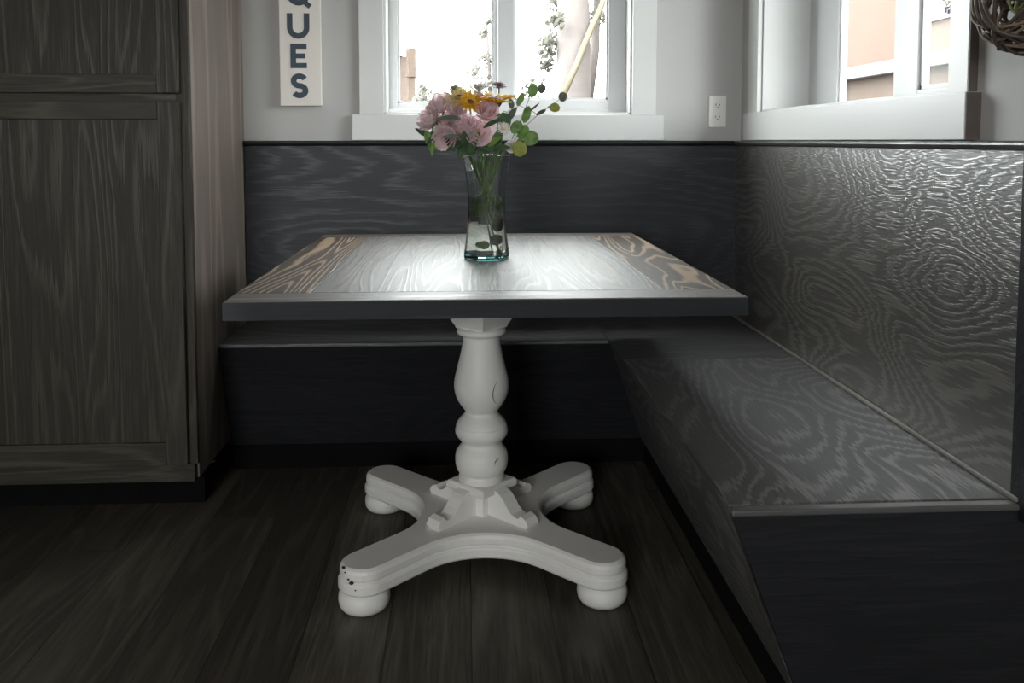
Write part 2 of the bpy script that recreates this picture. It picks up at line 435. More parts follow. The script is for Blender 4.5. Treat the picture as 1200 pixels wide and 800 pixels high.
# ------------------------------------------------------------------ pantry cabinet
CX = -.752                                        # right side of the cabinet
CF = PX(226, 330, CX).y                           # face plane of the cabinet
def cabinet():
    c = tag(empty('pantry_cabinet'), 'tall grey-brown stained oak pantry cabinet at the left end of the bench', 'cabinet')
    x0 = CX - .86; zb = .115
    Zc = lambda px, py: PY(px, py, CF).z
    Xc = lambda px, py: PY(px, py, CF).x
    zb = Zc(150, 565); zt = 2.38
    box('carcase', (x0, CX, CF + .019, YW - .001, zb + .004, zt), M['cab_side'], c)
    # face frame: right stile beside the doors, left stile out of view, rails between the doors
    xd = Xc(219, 400)                             # right edge of the doors
    ff = MB(); ff.box(xd - .012, CX + .002, CF, CF + .02, Zc(150, 545), zt)
    ff.build('face_frame_stile', M['cab_z'], c, .0015)
    MB().box(x0, x0 + .04, CF, CF + .02, zb, zt).build('face_frame_stile', M['cab_z'], c, .0015)
    zm0, zm1 = Zc(100, 119), Zc(100, 109)         # gap between lower and upper door
    MB().box(x0 + .04, xd - .012, CF, CF + .02, zm0 - .02, zm1 + .02).build('face_frame_rail', M['cab_x'], c)
    box('base_board', (x0, CX - .006, CF - .004, CF + .02, zb, Zc(150, 544)), M['cab_x'], c)
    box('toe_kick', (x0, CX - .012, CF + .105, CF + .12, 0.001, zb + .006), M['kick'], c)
    def door(z0, z1, rb, rt):
        d = empty('door'); d.parent = c
        a, b = x0 + .03, xd; y0, y1 = CF - .020, CF - .001
        st = .058
        box('stile', (b - st, b, y0, y1, z0, z1), M['cab_z'], d)
        box('stile', (a, a + st, y0, y1, z0, z1), M['cab_z'], d)
        box('rail', (a + st, b - st, y0, y1, z0, z0 + rb), M['cab_x'], d)
        box('rail', (a + st, b - st, y0, y1, z1 - rt, z1), M['cab_x'], d)
        box('panel', (a + st - .006, b - st + .006, y0 + .009, y1 - .002, z0 + rb - .006, z1 - rt + .006), M['cab_z'], d, 0)
        return d
    sc_ = CF / F
    door(Zc(150, 545) + .004, zm0, 27 * sc_, 20 * sc_)
    door(zm1, zt - .05, 21 * sc_, .055)
    box('crown', (x0, CX + .01, CF - .03, YW - .002, zt, zt + .05), M['cab_x'], c)
cabinet()

# ------------------------------------------------------------------ corner bench
SH = .44                                           # seat height
XS, YS = .445, 2.700                               # seat front edges
YE = 1.425                                         # near end of the side seat
def bench():
    b = tag(empty('corner_bench'), 'dark stained oak built-in corner bench running under both windows', 'bench')
    LX = CX + .003
    st = .012; seam = 2.46
    # seats (lids)
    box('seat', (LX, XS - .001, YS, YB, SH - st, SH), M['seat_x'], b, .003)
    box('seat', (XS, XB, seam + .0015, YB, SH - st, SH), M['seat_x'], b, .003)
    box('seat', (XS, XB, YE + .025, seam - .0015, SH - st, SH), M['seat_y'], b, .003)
    nz = MB().box(XS, XB + .015, YE, YE + .0235, SH - st, SH - .001)
    nz.build('seat_nosing', M['nosing'], b, .003)
    # slanted fronts, leaning back towards the floor so heels can tuck in
    lean = .155; ov = .004; zk = .085
    yk = YS + ov + lean * .8
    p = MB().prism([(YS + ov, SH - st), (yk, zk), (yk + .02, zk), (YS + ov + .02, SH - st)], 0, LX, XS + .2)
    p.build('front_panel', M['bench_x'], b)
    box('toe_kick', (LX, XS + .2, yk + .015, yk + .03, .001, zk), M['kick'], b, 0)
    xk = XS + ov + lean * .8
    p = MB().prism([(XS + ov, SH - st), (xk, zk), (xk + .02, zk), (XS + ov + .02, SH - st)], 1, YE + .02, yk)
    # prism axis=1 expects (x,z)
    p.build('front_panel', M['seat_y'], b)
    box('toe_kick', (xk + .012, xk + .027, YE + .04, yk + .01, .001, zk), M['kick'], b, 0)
    # near end panel
    e = MB().prism([(XS + ov * .5, SH - st), (xk + .002, zk), (xk + .014, .001), (XW - .001, .001), (XW - .001, SH - st)], 1, YE + .004, YE + .03)
    e.build('end_panel', M['bench_x'], b, .001)
    # backrests and cap ledges
    zt = HC - .0165
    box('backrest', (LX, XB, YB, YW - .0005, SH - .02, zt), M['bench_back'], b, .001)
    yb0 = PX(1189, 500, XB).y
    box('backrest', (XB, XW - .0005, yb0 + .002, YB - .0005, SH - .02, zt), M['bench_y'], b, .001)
    box('backrest_end_stile', (XB - .004, XW - .0005, yb0 - .045, yb0, SH - .03, zt), M['bench_x'], b, .002)
    cx = MB()                                      # rounded cap along both walls, mitred in the corner
    prof = [(.0, -.016), (.024, -.016), (.031, -.013), (.034, -.007), (.0335, -.003), (.030, 0), (0, .0005)]
    R1 = [(LX, YW - .0006 - d, HC + z) for d, z in prof]; R2 = [(XW - .0006 - d, YW - .0006 - d, HC + z) for d, z in prof]
    R3 = [(XW - .0006 - d, yb0 - .06, HC + z) for d, z in prof]
    MB().loft([R1, R2], smooth=False).build('cap_ledge', M['bench_x'], b)
    MB().loft([R2, R3], smooth=False).build('cap_ledge', M['edge_trim'], b)
    # cleats covering the seat-to-back joint
    q = .009
    box('corner_trim', (XB - q, XB - .0003, YE + .004, YB - q, SH + .0003, SH + q), M['trim_strip'], b, .003)
    box('corner_trim', (LX, XB - q - .001, YB - q, YB - .0003, SH + .0003, SH + q), M['bench_x'], b, .003)
M['trim_strip'] = wood('pale_joint_strip', (.16, .15, .135), (.36, .34, .30), 1, rings=4, rough=.35, bump=.1)
bench()

# ------------------------------------------------------------------ pedestal table
TX0, TX1, TY0, TY1, TT = -.450, .540, 1.652, 2.842, .760
TC = (.040, 2.240)
def table():
    t = tag(empty('pedestal_table'), 'square-cornered dark wood table on a turned white four-footed pedestal', 'table')
    th_ = .036; bb = .092
    sb = .145
    m = MB().box(TX0 + sb + .0006, TX1 - sb - .0006, TY0 + bb + .0008, TY1 - bb - .0008, TT - th_ + .002, TT)
    m.build('tabletop', M['table_y'], t, .001)
    for xa, xb in ((TX0 + .002, TX0 + sb), (TX1 - sb, TX1 - .002)):
        box('edge_board', (xa, xb, TY0 + bb + .0008, TY1 - bb - .0008, TT - th_ + .002, TT), M['table_board'], t, .001)['label'] = 'brown edge board with bold cream grain'
    for y0, y1 in ((TY0 + .002, TY0 + bb), (TY1 - bb, TY1 - .002)):
        box('breadboard_end', (TX0 + .002, TX1 - .002, y0, y1, TT - th_ + .002, TT), M['table_x'], t)
    e = MB(); o = .002                               # dark edge band all round
    e.box(TX0, TX1, TY0, TY0 + o, TT - th_, TT - .002); e.box(TX0, TX1, TY1 - o, TY1, TT - th_, TT - .002)
    e.box(TX0, TX0 + o, TY0 + o, TY1 - o, TT - th_, TT - .002); e.box(TX1 - o, TX1, TY0 + o, TY1 - o, TT - th_, TT - .002)
    e.build('edge_band', M['table_edge'], t)
    W = M['whitepaint']; zu = TT - th_
    cx, cy = TC
    sq = lambda r, z: [(cx + r * math.cos(-PI / 2 + .03 + k * PI / 2), cy + r * math.sin(-PI / 2 + .03 + k * PI / 2), z) for k in range(4)]
    MB().loft([sq(.066, .582), sq(.068, .588), sq(.092, .622), sq(.1, .632), sq(.1, zu + .001)], smooth=False).build('top_block', W, t, .0015)
    prof = [(.058, .186), (.0585, .200), (.057, .207), (.062, .214), (.0665, .226), (.068, .243), (.0655, .260), (.058, .273), (.0525, .280),
            (.0515, .286), (.054, .292), (.0615, .300), (.0665, .309), (.0675, .318), (.0660, .326), (.0645, .3285), (.0655, .331), (.058, .344), (.048, .355),
            (.0425, .362), (.0420, .367), (.047, .375), (.055, .386), (.063, .400), (.0685, .418), (.0700, .432), (.0690, .448),
            (.065, .468), (.0595, .490), (.0535, .515), (.0485, .540), (.0470, .555), (.0480, .562), (.0535, .566), (.0610, .568),
            (.0630, .573), (.0610, .579), (.055, .583)]
    # refine the profile so the turning reads round
    fine = []
    for i in range(len(prof) - 1):
        p0, p1 = prof[max(i - 1, 0)], prof[i]; p2, p3 = prof[i + 1], prof[min(i + 2, len(prof) - 1)]
        for k in range(3):
            u = k / 3
            fine.append(tuple(.5 * ((2 * p1[a]) + (-p0[a] + p2[a]) * u + (2 * p0[a] - 5 * p1[a] + 4 * p2[a] - p3[a]) * u * u + (-p0[a] + 3 * p1[a] - 3 * p2[a] + p3[a]) * u ** 3) for a in (0, 1)))
    fine.append(prof[-1])
    cl = MB().lathe(fine, (cx, cy, 0), 64).build('column', W, t)
    # worn outlines left by the carving on the column
    def rad(z):
        for (r0, z0), (r1, z1) in zip(fine, fine[1:]):
            if z0 <= z <= z1: return r0 + (r1 - r0) * (z - z0) / max(z1 - z0, 1e-6)
        return .05
    def mark(ang, zc, rh, rv, a0, a1, nm):
        pts = []
        for i in range(25):
            q = a0 + (a1 - a0) * i / 24
            z = zc + rv * math.sin(q); r = rad(z); a = ang + rh * math.cos(q) / r
            pts.append((cx + (r + .0002) * math.cos(a), cy + (r + .0002) * math.sin(a), z))
        MB().tube(pts, [.0011 * math.sin(PI * (i + .6) / 25.2) for i in range(25)], 6).build('worn_groove', M['chip'], cl)
    mark(-PI / 2 + .75, .428, .024, .030, PI * .62, PI * 1.45, 0)
    mark(-PI / 2 + .78, .245, .020, .014, PI * .5, PI * 1.05, 0)
    # square plinth and post below the column, turned corner-on
    MB().loft([sq(.085, .165), sq(.092, .170), sq(.092, .182), sq(.086, .188)], smooth=False).build('plinth', W, t, .002)
    MB().loft([sq(.060, .108), sq(.060, .167)], smooth=False).build('post', W, t, .0015)
    # X-shaped base with a moulded edge
    def outline(d, z):
        w = .060 - d; mid = .160 - d; s2 = math.sin(PI / 4)
        rho = (mid * s2 - w) / (1 - s2); D = mid + rho; L = .383; pts = []
        for k in range(4):
            g = -PI / 2 + k * PI / 2
            c = Vector((math.cos(g) * D, math.sin(g) * D))
            for i in range(13):                       # concave arc facing the centre
                a = g + PI + PI / 4 - (PI / 2) * i / 12
                pts.append((c.x + rho * math.cos(a), c.y + rho * math.sin(a)))
            arm = g + PI / 4; e = Vector((math.cos(arm) * L, math.sin(arm) * L))
            for i in range(17):                       # rounded arm end
                a = arm - PI / 2 + PI * i / 16
                pts.append((e.x + w * math.cos(a), e.y + w * math.sin(a)))
        return [(cx + x, cy + y, z) for x, y in pts]
    lv = [(.012, .048), (.004, .050), (0, .055), (0, .072), (.003, .077), (.008, .079), (.007, .082), (.004, .086), (.004, .098), (.007, .105), (.013, .1095)]
    MB().loft([outline(d, z) for d, z in lv], smooth=False).build('base', W, t, .0012)
    for k in range(4):
        a = -PI / 4 + k * PI / 2
        px, py = cx + .385 * math.cos(a), cy + .385 * math.sin(a)
        fp = [(.040, .0008), (.050, .003), (.0565, .012), (.0585, .024), (.0575, .036), (.052, .045), (.044, .0485)]
        MB().lathe(fp, (px, py, 0), 40).build('foot', W, t)
        # scrolled bracket between the post and the arm
        pr = [(.036, .109), (.170, .109), (.172, .113), (.176, .117), (.166, .132), (.150, .138), (.146, .130), (.137, .128), (.122, .133), (.108, .145), (.096, .160),
              (.082, .172), (.066, .178), (.036, .180)]
        m = MB().prism([(r, z) for r, z in pr], 1, -.021, .021)
        m.xform(Matrix.Translation((cx, cy, 0)) @ Matrix.Rotation(a, 4, 'Z'))
        m.build('bracket', W, t, .0012)
    # chipped paint on the near left arm end
    ch = MB()
    for (px, py, r) in ((413, 668, .0030), (405, 673, .0016), (404, 683, .0035), (400, 680, .0022), (407, 691, .002)):
        a = PI * 1.25; v = PZ(px, py, .095)
        d = (v - Vector((cx - .383 * .7071, cy - .383 * .7071, .095))); d.z = 0; d.normalize()
        z = .109 - (py - 668) * .0018
        q = Vector((cx - .383 * .7071, cy - .383 * .7071, 0)) + d * (.0565 if z > .085 else .0595)
        ch.loft([[(q.x + d.x * .001 * s - d.y * r * 1.5 * math.cos(k), q.y + d.y * .001 * s + d.x * r * 1.5 * math.cos(k), z + r * math.sin(k)) for k in [2 * PI * i / 7 for i in range(7)]] for s in (-3, .4)], smooth=False)
    ch.build('paint_chip', M['chip'], t)
table()

# ------------------------------------------------------------------ vase with flowers
VC = Vector((PY(570.5, 300, 2.215).x, 2.235, TT + .0008))
VH = .262
def hexr(r, z, c=None, n=6, rot=.13):
    c = c or VC; out = []
    for k in range(n):                                 # hexagon with slightly rounded corners
        a = rot + k * PI / 3
        for o in (-.09, .0, .09):
            rr = r * (1 - abs(o) * .12)
            out.append((c.x + rr * math.cos(a + o), c.y + rr * math.sin(a + o), c.z + z))
    return out
vprof = [(.0578, 0.0), (.0580, .012), (.0555, .03), (.0515, .06), (.0488, .09), (.0472, .12), (.0470, .14), (.0480, .165), (.0505, .19), (.0545, .22), (.0595, .245), (.0630, .2595)]
def vase_r(z):
    for (r0, z0), (r1, z1) in zip(vprof, vprof[1:]):
        if z0 <= z <= z1: return r0 + (r1 - r0) * (z - z0) / (z1 - z0)
    return vprof[-1][0]
def vase():
    v = tag(empty('flower_vase'), 'flared six-sided clear glass vase half full of water on the table', 'vase')
    t = .0032
    rings = [hexr(r, z) for r, z in vprof if z >= .012]
    rings += [hexr(vprof[-1][0] - t * .5, VH)]
    rings += [hexr(r - t, z) for r, z in reversed(vprof) if z >= .012]
    m = MB(); rings.append(rings[0]); m.loft(rings, cap=False, smooth=False)
    m.build('glass_wall', M['glass'], v)
    m = MB(); m.loft([hexr(.0555, 0), hexr(.0578, .003), hexr(.0578, .0115)], smooth=False)
    m.build('glass_base', M['tealglass'], v)['label'] = 'thick teal glass base'
    zs = [.0122, .02, .03, .045, .06, .075, .09, .105, .12, .135, .15, .157]
    m = MB(); m.loft([hexr(vase_r(z) - t + .0004, z) for z in zs], smooth=False)
    m.build('water', M['water'], v)
vase()

Gf = 'stems in the bouquet'
def frame(p, d):
    d = Vector(d).normalized(); return Matrix.Translation(p) @ d.to_track_quat('Z', 'Y').to_matrix().to_4x4()

def petals(mb, n, r0, r1, h, spread, cup=1.0, tip=.3, a0=0, mi=0, jit=.15, ruffle=.0):
    for k in range(n):
        a = a0 + 2 * PI * k / n + R.uniform(-jit, jit); hh = h * R.uniform(.9, 1.1); rr = r1 * R.uniform(.92, 1.08); ph = R.uniform(0, 6)
        def fn(u, v, a=a, hh=hh, rr=rr, ph=ph):
            wv = math.sin(PI * min(1, .12 + .80 * v)) ** .7 * (1 if v < .85 else 1 - (v - .85) * tip * 4)
            rad = r0 + (rr - r0) * (math.sin(v * PI / 2) ** cup)
            ang = a + u * spread * wv
            z = hh * v ** (1.25) - (abs(u) ** 2) * .12 * hh * v + ruffle * math.sin(u * 5 + ph) * v
            z -= max(0, v - .8) * hh * .5 * cup
            return (rad * math.cos(ang), rad * math.sin(ang), z)
        mb.grid(fn, 6, 6, mi)
    return mb

def strap(mb, n, r0, L, w, elev, droop, mi=0, a0=0, jit=.1):
    """narrow ray petals"""
    for k in range(n):
        a = a0 + 2 * PI * k / n + R.uniform(-jit, jit); Lk = L * R.uniform(.9, 1.08); el = elev + R.uniform(-.12, .12)
        def fn(u, v, a=a, Lk=Lk, el=el):
            q = Lk * v; x = r0 + q * math.cos(el - droop * v); z = q * math.sin(el - droop * v * .5)
            yv = u * w * math.sin(PI * (.12 + .82 * v)) ** .6
            z += -abs(u) * w * .3
            return (x * math.cos(a) - yv * math.sin(a), x * math.sin(a) + yv * math.cos(a), z)
        mb.grid(fn, 2, 5, mi)
    return mb

def leaf_mesh(mb, p, d, L, w, bend=.3, up=(0, 0, 1), mi=0, shape='lance', fold=.25):
    p = Vector(p); d = Vector(d).normalized(); upv = Vector(up)
    s = d.cross(upv)
    if s.length < 1e-3: s = d.cross(Vector((1, 0, 0)))
    s.normalize(); n = s.cross(d).normalized()
    def fn(u, v):
        if shape == 'round': ww = math.sqrt(max(0, 1 - (2 * v - 1) ** 2)) * (1 + .12 * (v - .5))
        else: ww = math.sin(PI * v ** .8) ** .9
        q = p + d * (L * v) - n * (bend * L * v * v) + s * (u * w * ww) + n * (abs(u) * w * ww * fold)
        return tuple(q)
    mb.grid(fn, 6, 9, mi); return mb

def curve_pts(p0, p1, p2, n=14):
    p0, p1, p2 = Vector(p0), Vector(p1), Vector(p2)
    return [tuple(p0 * (1 - t) ** 2 + p1 * 2 * t * (1 - t) + p2 * t * t) for t in [i / (n - 1) for i in range(n)]]

def stem_path(head, k):
    """from the bottom of the vase, through its neck, out to the head"""
    head = Vector(head); a = k * 2.4
    lat = Vector((head.x - VC.x, head.y - VC.y, 0))
    foot = VC + Vector((-lat.x * .25 + .012 * math.cos(a), -lat.y * .25 + .012 * math.sin(a), .016 if k in (2, 19) else .105 + .012 * (k % 4)))
    if (foot - VC).to_2d().length > .032:
        q = (foot - VC).to_2d().normalized() * .032; foot = Vector((VC.x + q.x, VC.y + q.y, foot.z))
    l2 = lat.normalized() * min(.034, lat.length * .5) if lat.length > .001 else Vector()
    rim = VC + l2 + Vector((.004 * math.cos(a), .004 * math.sin(a), .245))
    mid = foot.lerp(rim, .55)
    pts = curve_pts(foot, mid, rim, 9)
    ctrl = rim + (rim - foot).normalized() * (head - rim).length * .45
    return pts + curve_pts(rim, ctrl, head, 8)[1:]

count = [0]
def flower(name, label, cat, px, py, Y, d, bloom, sub, leaves=(), r=.0022):
    """bloom(mb) draws into a local frame with +z along the face of the flower"""
    f = tag(empty(name), label, cat, Gf)
    p = PY(px, py, Y); count[0] += 1
    d = Vector(d).normalized()
    MB().tube(stem_path(p - d * .004, count[0]), r, 7).build('stem', M['stem'], f)
    for nm, mats, fn, solid in bloom:
        mb = MB(); fn(mb); mb.xform(frame(p, d)); mb.build(nm, mats, f, solid=solid)
    for (lx, ly, lY, dx, dy, dz, L, w, bend, mt, shp) in leaves:
        mb = MB(); leaf_mesh(mb, PY(lx, ly, lY), (dx, dy, dz), L, w, bend, shape=shp, up=(0, -.6, .8)); mb.build('leaf', M[mt], f, solid=.0006)
    return f

def rose(s, mat, ruff=.003):
    def outer(mb):
        petals(mb, 5, .004, .033 * s, .030 * s, .72, .9, .25, R.uniform(0, 6), ruffle=ruff * s)
        petals(mb, 5, .004, .026 * s, .034 * s, .72, .8, .25, R.uniform(0, 6), ruffle=ruff * s)
        petals(mb, 4, .003, .017 * s, .036 * s, .8, .7, .2, R.uniform(0, 6), ruffle=ruff * s)
        petals(mb, 3, .002, .009 * s, .036 * s, 1.0, .6, .2, R.uniform(0, 6))
    def sep(mb):
        strap(mb, 5, .002, .022 * s, .0035 * s, .25, .5)
        mb.lathe([(.002, -.006), (.0055 * s, -.002), (.006 * s, .003), (.003, .006)], n=10)
    return [('bloom', mat, outer, .0007), ('calyx', M['leafb'], sep, .0006)]

def mum(s, mat, n=16, eye=None, layers=3):
    def b(mb):
        for k in range(layers):
            strap(mb, n, .002, (.024 - .004 * k) * s, .0032 * s, .25 + .38 * k, .25, a0=k * .2)
    def c(mb):
        mb.lathe([(.0005, -.008), (.004 * s, -.006), (.008 * s, -.001), (.006 * s, .003)], n=12)
        mb.lathe([(.007 * s, .002), (.007 * s, .006), (.004 * s, .009), (.0005, .0095)], n=12)
    return [('bloom', mat, b, .0005), ('center', eye or M['brownc'], c, 0)]

def gerbera(s, mat):
    def b(mb):
        strap(mb, 18, .006, .036 * s, .0060 * s, .95, .85)
        strap(mb, 14, .006, .030 * s, .0055 * s, .75, .95, a0=.1)
    def c(mb):
        mb.lathe([(.002, -.024), (.006 * s, -.018), (.014 * s, .000), (.018 * s, .013), (.012 * s, .017), (.0008, .018)], n=18)
    return [('bloom', mat, b, .0006), ('center', M['brownc'], c, 0)]

Y0 = VC.y
P_, PD = M['pink'], M['pinkdeep']
flower('rose', 'pale pink rose farthest left in the bouquet', 'flower', 509, 143, Y0 - .01, (-.75, -.5, .45), rose(1.12, P_), 0,
       [(500, 152, Y0 - .03, .15, -.2, -1, .045, .009, .2, 'leafb', 'lance'), (512, 152, Y0 - .03, -.5, -.2, -.6, .045, .010, .2, 'leaf', 'lance'), (508, 158, Y0 - .03, .3, -.3, -.9, .042, .008, .1, 'leafb', 'lance')])
flower('rose', 'pale pink rose at the upper left, under the pale yellow bloom', 'flower', 519, 128, Y0 + .0, (-.35, -.65, .7), rose(1.0, P_), 0,
       [(540, 139, Y0 - .06, -1, -.2, .02, .062, .011, .05, 'leafg', 'lance')])
flower('rose', 'pale pink rose in the middle of the bouquet above the grey leaf', 'flower', 537, 132, Y0 - .02, (-.1, -.8, .6), rose(.85, P_), 0)
flower('rose', 'pale pink rose hanging lowest at the left of the bouquet', 'flower', 525, 160, Y0 - .03, (-.4, -.85, -.15), rose(1.0, P_), 0,
       [(540, 160, Y0 - .075, -1, -.1, .0, .048, .008, .05, 'leafg', 'lance')])
flower('rose', 'pale pink rose lowest in front, over the vase rim', 'flower', 560, 158, Y0 - .04, (.1, -.9, .25), rose(1.15, P_), 0,
       [(566, 150, Y0 - .09, .9, -.1, .5, .055, .009, .1, 'leaf', 'lance')])
flower('rose', 'pink rose with rosy edges under the deep yellow bloom', 'flower', 569, 134, Y0 - .035, (.2, -.8, .5), rose(.95, PD), 0)
flower('rose', 'small pale pink rose in the gap between the front blooms', 'flower', 547, 146, Y0 - .045, (-.15, -.95, .2), rose(.75, P_), 0)
flower('rose', 'pale pink rose deep between the left and middle blooms', 'flower', 527, 146, Y0 - .0, (-.3, -.9, .3), rose(1.0, P_), 0)
flower('rose', 'pale pink rose peeping out low behind the small front rose', 'flower', 541, 160, Y0 - .015, (-.1, -.95, .1), rose(.85, P_), 0)
flower('chrysanthemum', 'pale yellow spidery bloom on top at the left', 'flower', 538, 116, Y0 - .01, (-.2, -.55, .8), mum(1.65, M['lemon'], 18), 0)
flower('chrysanthemum', 'golden spidery bloom beside the pale yellow one', 'flower', 551, 121, Y0 - .045, (.1, -.8, .6), mum(1.2, M['yellow'], 15), 0)
flower('gerbera', 'deep yellow upturned daisy with a brown cup at the top', 'flower', 579, 122, Y0 - .02, (.06, -.18, 1), gerbera(1.3, M['yellow']), 0)
flower('chrysanthemum', 'dusty mauve button bloom standing highest of all', 'flower', 585, 101, Y0 + .02, (.1, -.4, .9), mum(.72, M['mauve'], 14), 0)
flower('chrysanthemum', 'greyish white bloom behind the golden one', 'flower', 561, 103, Y0 + .01, (0, -.35, .95), mum(.9, M['white'], 14, M['leafg']), 0)
flower('chrysanthemum', 'pale grey-green bloom at the top left', 'flower', 533, 104, Y0 + .01, (-.4, -.3, .9), mum(.8, M['palegreen'], 12, M['leafb']), 0)
flower('daisy', 'small white daisy facing out above the vase rim', 'flower', 590, 150, Y0 - .05, (.25, -.95, .1), mum(.62, M['white'], 15, M['lemon'], 2), 0)
flower('rosebud', 'small red-tipped bud beside the deep yellow daisy', 'flower', 561, 116, Y0 - .02, (0, -.4, .95), rose(.42, PD, 0), 0)
flower('rose', 'whitish bloom drooping over the right of the vase rim', 'flower', 597, 170, Y0 - .03, (.3, -.8, -.2), rose(.52, M['white']), 0)

# greenery: leafy filler sprigs
def sprig(label, head, leaves, name='leaf_sprig', mats=None, stemm='stem', twig=(), cat='greenery', r=.0018):
    f = tag(empty(name), label, cat, Gf); count[0] += 1
    path = stem_path(head, count[0]); MB().tube(path, [r * (1 - .5 * i / len(path)) for i in range(len(path))], 7).build('stem', M[stemm], f)
    for (lx, ly, lY, dx, dy, dz, L, w, bend, mt, shp) in leaves:
        p = PY(lx, ly, lY); d = Vector((dx, dy, dz)).normalized()
        mb = MB()
        leaf_mesh(mb, p - d * (L * .5), d, L, w, bend, shape=shp, up=(.25, -1, .35) if shp == 'round' else (0, -.7, .7), fold=.12)
        mb.build('leaf', M[mt], f, solid=.0006)
        # petiole back to the nearest point of the stem
        q = min(path, key=lambda s: (Vector(s) - (p - d * L * .5)).length)
        if (Vector(q) - (p - d * L * .5)).length > .004:
            a, b = Vector(q), p - d * (L * .49)
            MB().tube(curve_pts(a, a.lerp(b, .5) + Vector((0, 0, .006)), b, 6), .0008, 6).build('petiole', M[stemm], f)
    return f

m_ = .00215
sprig('dark green foliage sprig along the front of the vase rim', PY(548, 172, Y0 - .05), [
    (533, 170, Y0 - .055, -.8, -.3, -.3, .05, .013, .2, 'leaf', 'lance'), (541, 177, Y0 - .06, -.3, -.5, -.7, .045, .012, .2, 'leaf', 'lance'),
    (552, 172, Y0 - .07, .4, -.3, .7, .045, .013, .2, 'leaf', 'lance'), (563, 175, Y0 - .07, .8, -.4, -.1, .05, .012, .2, 'leaf', 'lance'),
    (545, 163, Y0 - .07, -.1, -.5, .9, .045, .011, .2, 'leaf', 'lance'), (556, 180, Y0 - .06, .2, -.5, -.8, .04, .011, .2, 'leafg', 'lance')])
sprig('bright green foliage sprig at the right of the vase rim', PY(580, 168, Y0 - .06), [
    (579, 165, Y0 - .065, .7, -.4, .6, .05, .011, .15, 'leafb', 'lance'), (586, 172, Y0 - .06, .9, -.3, .2, .05, .012, .2, 'leaf', 'lance'),
    (575, 175, Y0 - .065, -.6, -.4, .3, .045, .011, .2, 'leaf', 'lance'), (583, 160, Y0 - .05, .3, -.3, .9, .05, .012, .2, 'leaf', 'lance')])
sprig('green foliage sprig hanging over the left of the vase rim', PY(520, 166, Y0 - .02), [
    (512, 164, Y0 - .03, -.5, -.3, -.8, .05, .010, .25, 'leafb', 'lance'), (505, 160, Y0 - .03, -.7, -.3, -.5, .04, .008, .2, 'leafb', 'lance'),
    (506, 172, Y0 - .03, 0, -.3, -1, .045, .007, .1, 'leafb', 'lance'), (494, 154, Y0 - .02, -.6, -.2, .5, .035, .010, .2, 'leaf', 'lance'),
    (528, 168, Y0 - .04, .4, -.3, -.6, .045, .010, .2, 'leaf', 'lance')])
sprig('dark broad foliage sprig between the yellow daisy and the eucalyptus', PY(594, 132, Y0 - .0), [
    (592, 142, Y0 - .03, .25, -.3, -.9, .050, .016, .1, 'leaf', 'lance'), (600, 133, Y0 - .02, .5, -.2, .8, .042, .010, .1, 'leafg', 'lance'),
    (599, 121, Y0 - .01, -.2, -.2, 1, .030, .008, .1, 'leafg', 'lance'), (586, 138, Y0 - .03, -.4, -.4, .7, .04, .012, .1, 'leaf', 'lance')])
E_ = 'eucalyptus_sprig'
sprig('tall eucalyptus sprig reaching up beside the window post', PY(626, 99, Y0 + .02), [
    (624.5, 106, Y0 + .01, .1, 0, 1, 17 * m_, 6.2 * m_, .1, 'euc', 'round'), (635, 104, Y0 + .03, .3, 0, 1, 13 * m_, 5 * m_, .1, 'eucd', 'round'),
    (610, 116, Y0 + .0, .45, 0, .9, 18 * m_, 3.8 * m_, .1, 'euc', 'round'), (617, 134, Y0 - .01, .3, 0, .9, 21 * m_, 5 * m_, .1, 'euc', 'round'),
    (611.5, 98, Y0 + .02, -.15, 0, 1, 15 * m_, .6 * m_, .0, 'eucd', 'lance')], E_, stemm='stem')
sprig('eucalyptus sprig leaning farthest out to the right', PY(656, 116, Y0 - .03), [
    (659.5, 113.5, Y0 - .03, .3, .1, 1, 12 * m_, 5.2 * m_, .1, 'eucd', 'round'), (650, 126, Y0 - .04, 1, 0, .1, 13 * m_, 5.6 * m_, .1, 'eucy', 'round'),
    (634, 131.5, Y0 - .03, .9, 0, .5, 13 * m_, 2.3 * m_, .1, 'eucd', 'round'), (627, 125.5, Y0 - .02, .8, 0, .6, 15 * m_, 1.5 * m_, -.1, 'twig', 'lance')], E_, stemm='twig', r=.0012)
sprig('low eucalyptus sprig drooping beside the vase rim', PY(616, 160, Y0 - .04), [
    (605, 149, Y0 - .05, .6, -.2, .7, 17 * m_, 6.5 * m_, .1, 'euc', 'round'), (613, 155, Y0 - .04, .4, -.2, .9, 19 * m_, 6.5 * m_, .1, 'leafb', 'round'),
    (622, 162, Y0 - .045, .7, 0, .6, 19 * m_, 8.6 * m_, .1, 'euc', 'round'), (608.5, 174, Y0 - .06, .2, -.2, -.9, 19 * m_, 9 * m_, .1, 'eucy', 'round')], E_)
# submerged eucalyptus pieces
sprig('short eucalyptus stem with round leaves under the water', VC + Vector((-.012, -.012, .20)), [
    (567, 287, Y0 - .020, -1, 0, .1, .028, .011, .1, 'euc', 'round'), (580, 281, Y0 - .022, .8, 0, .4, .030, .014, .1, 'eucd', 'round'),
    (582, 262, Y0 - .012, .2, 0, 1, .040, .013, .1, 'eucd', 'round'), (560, 240, Y0 - .005, -.3, 0, 1, .04, .012, .1, 'leaf', 'lance')], E_)

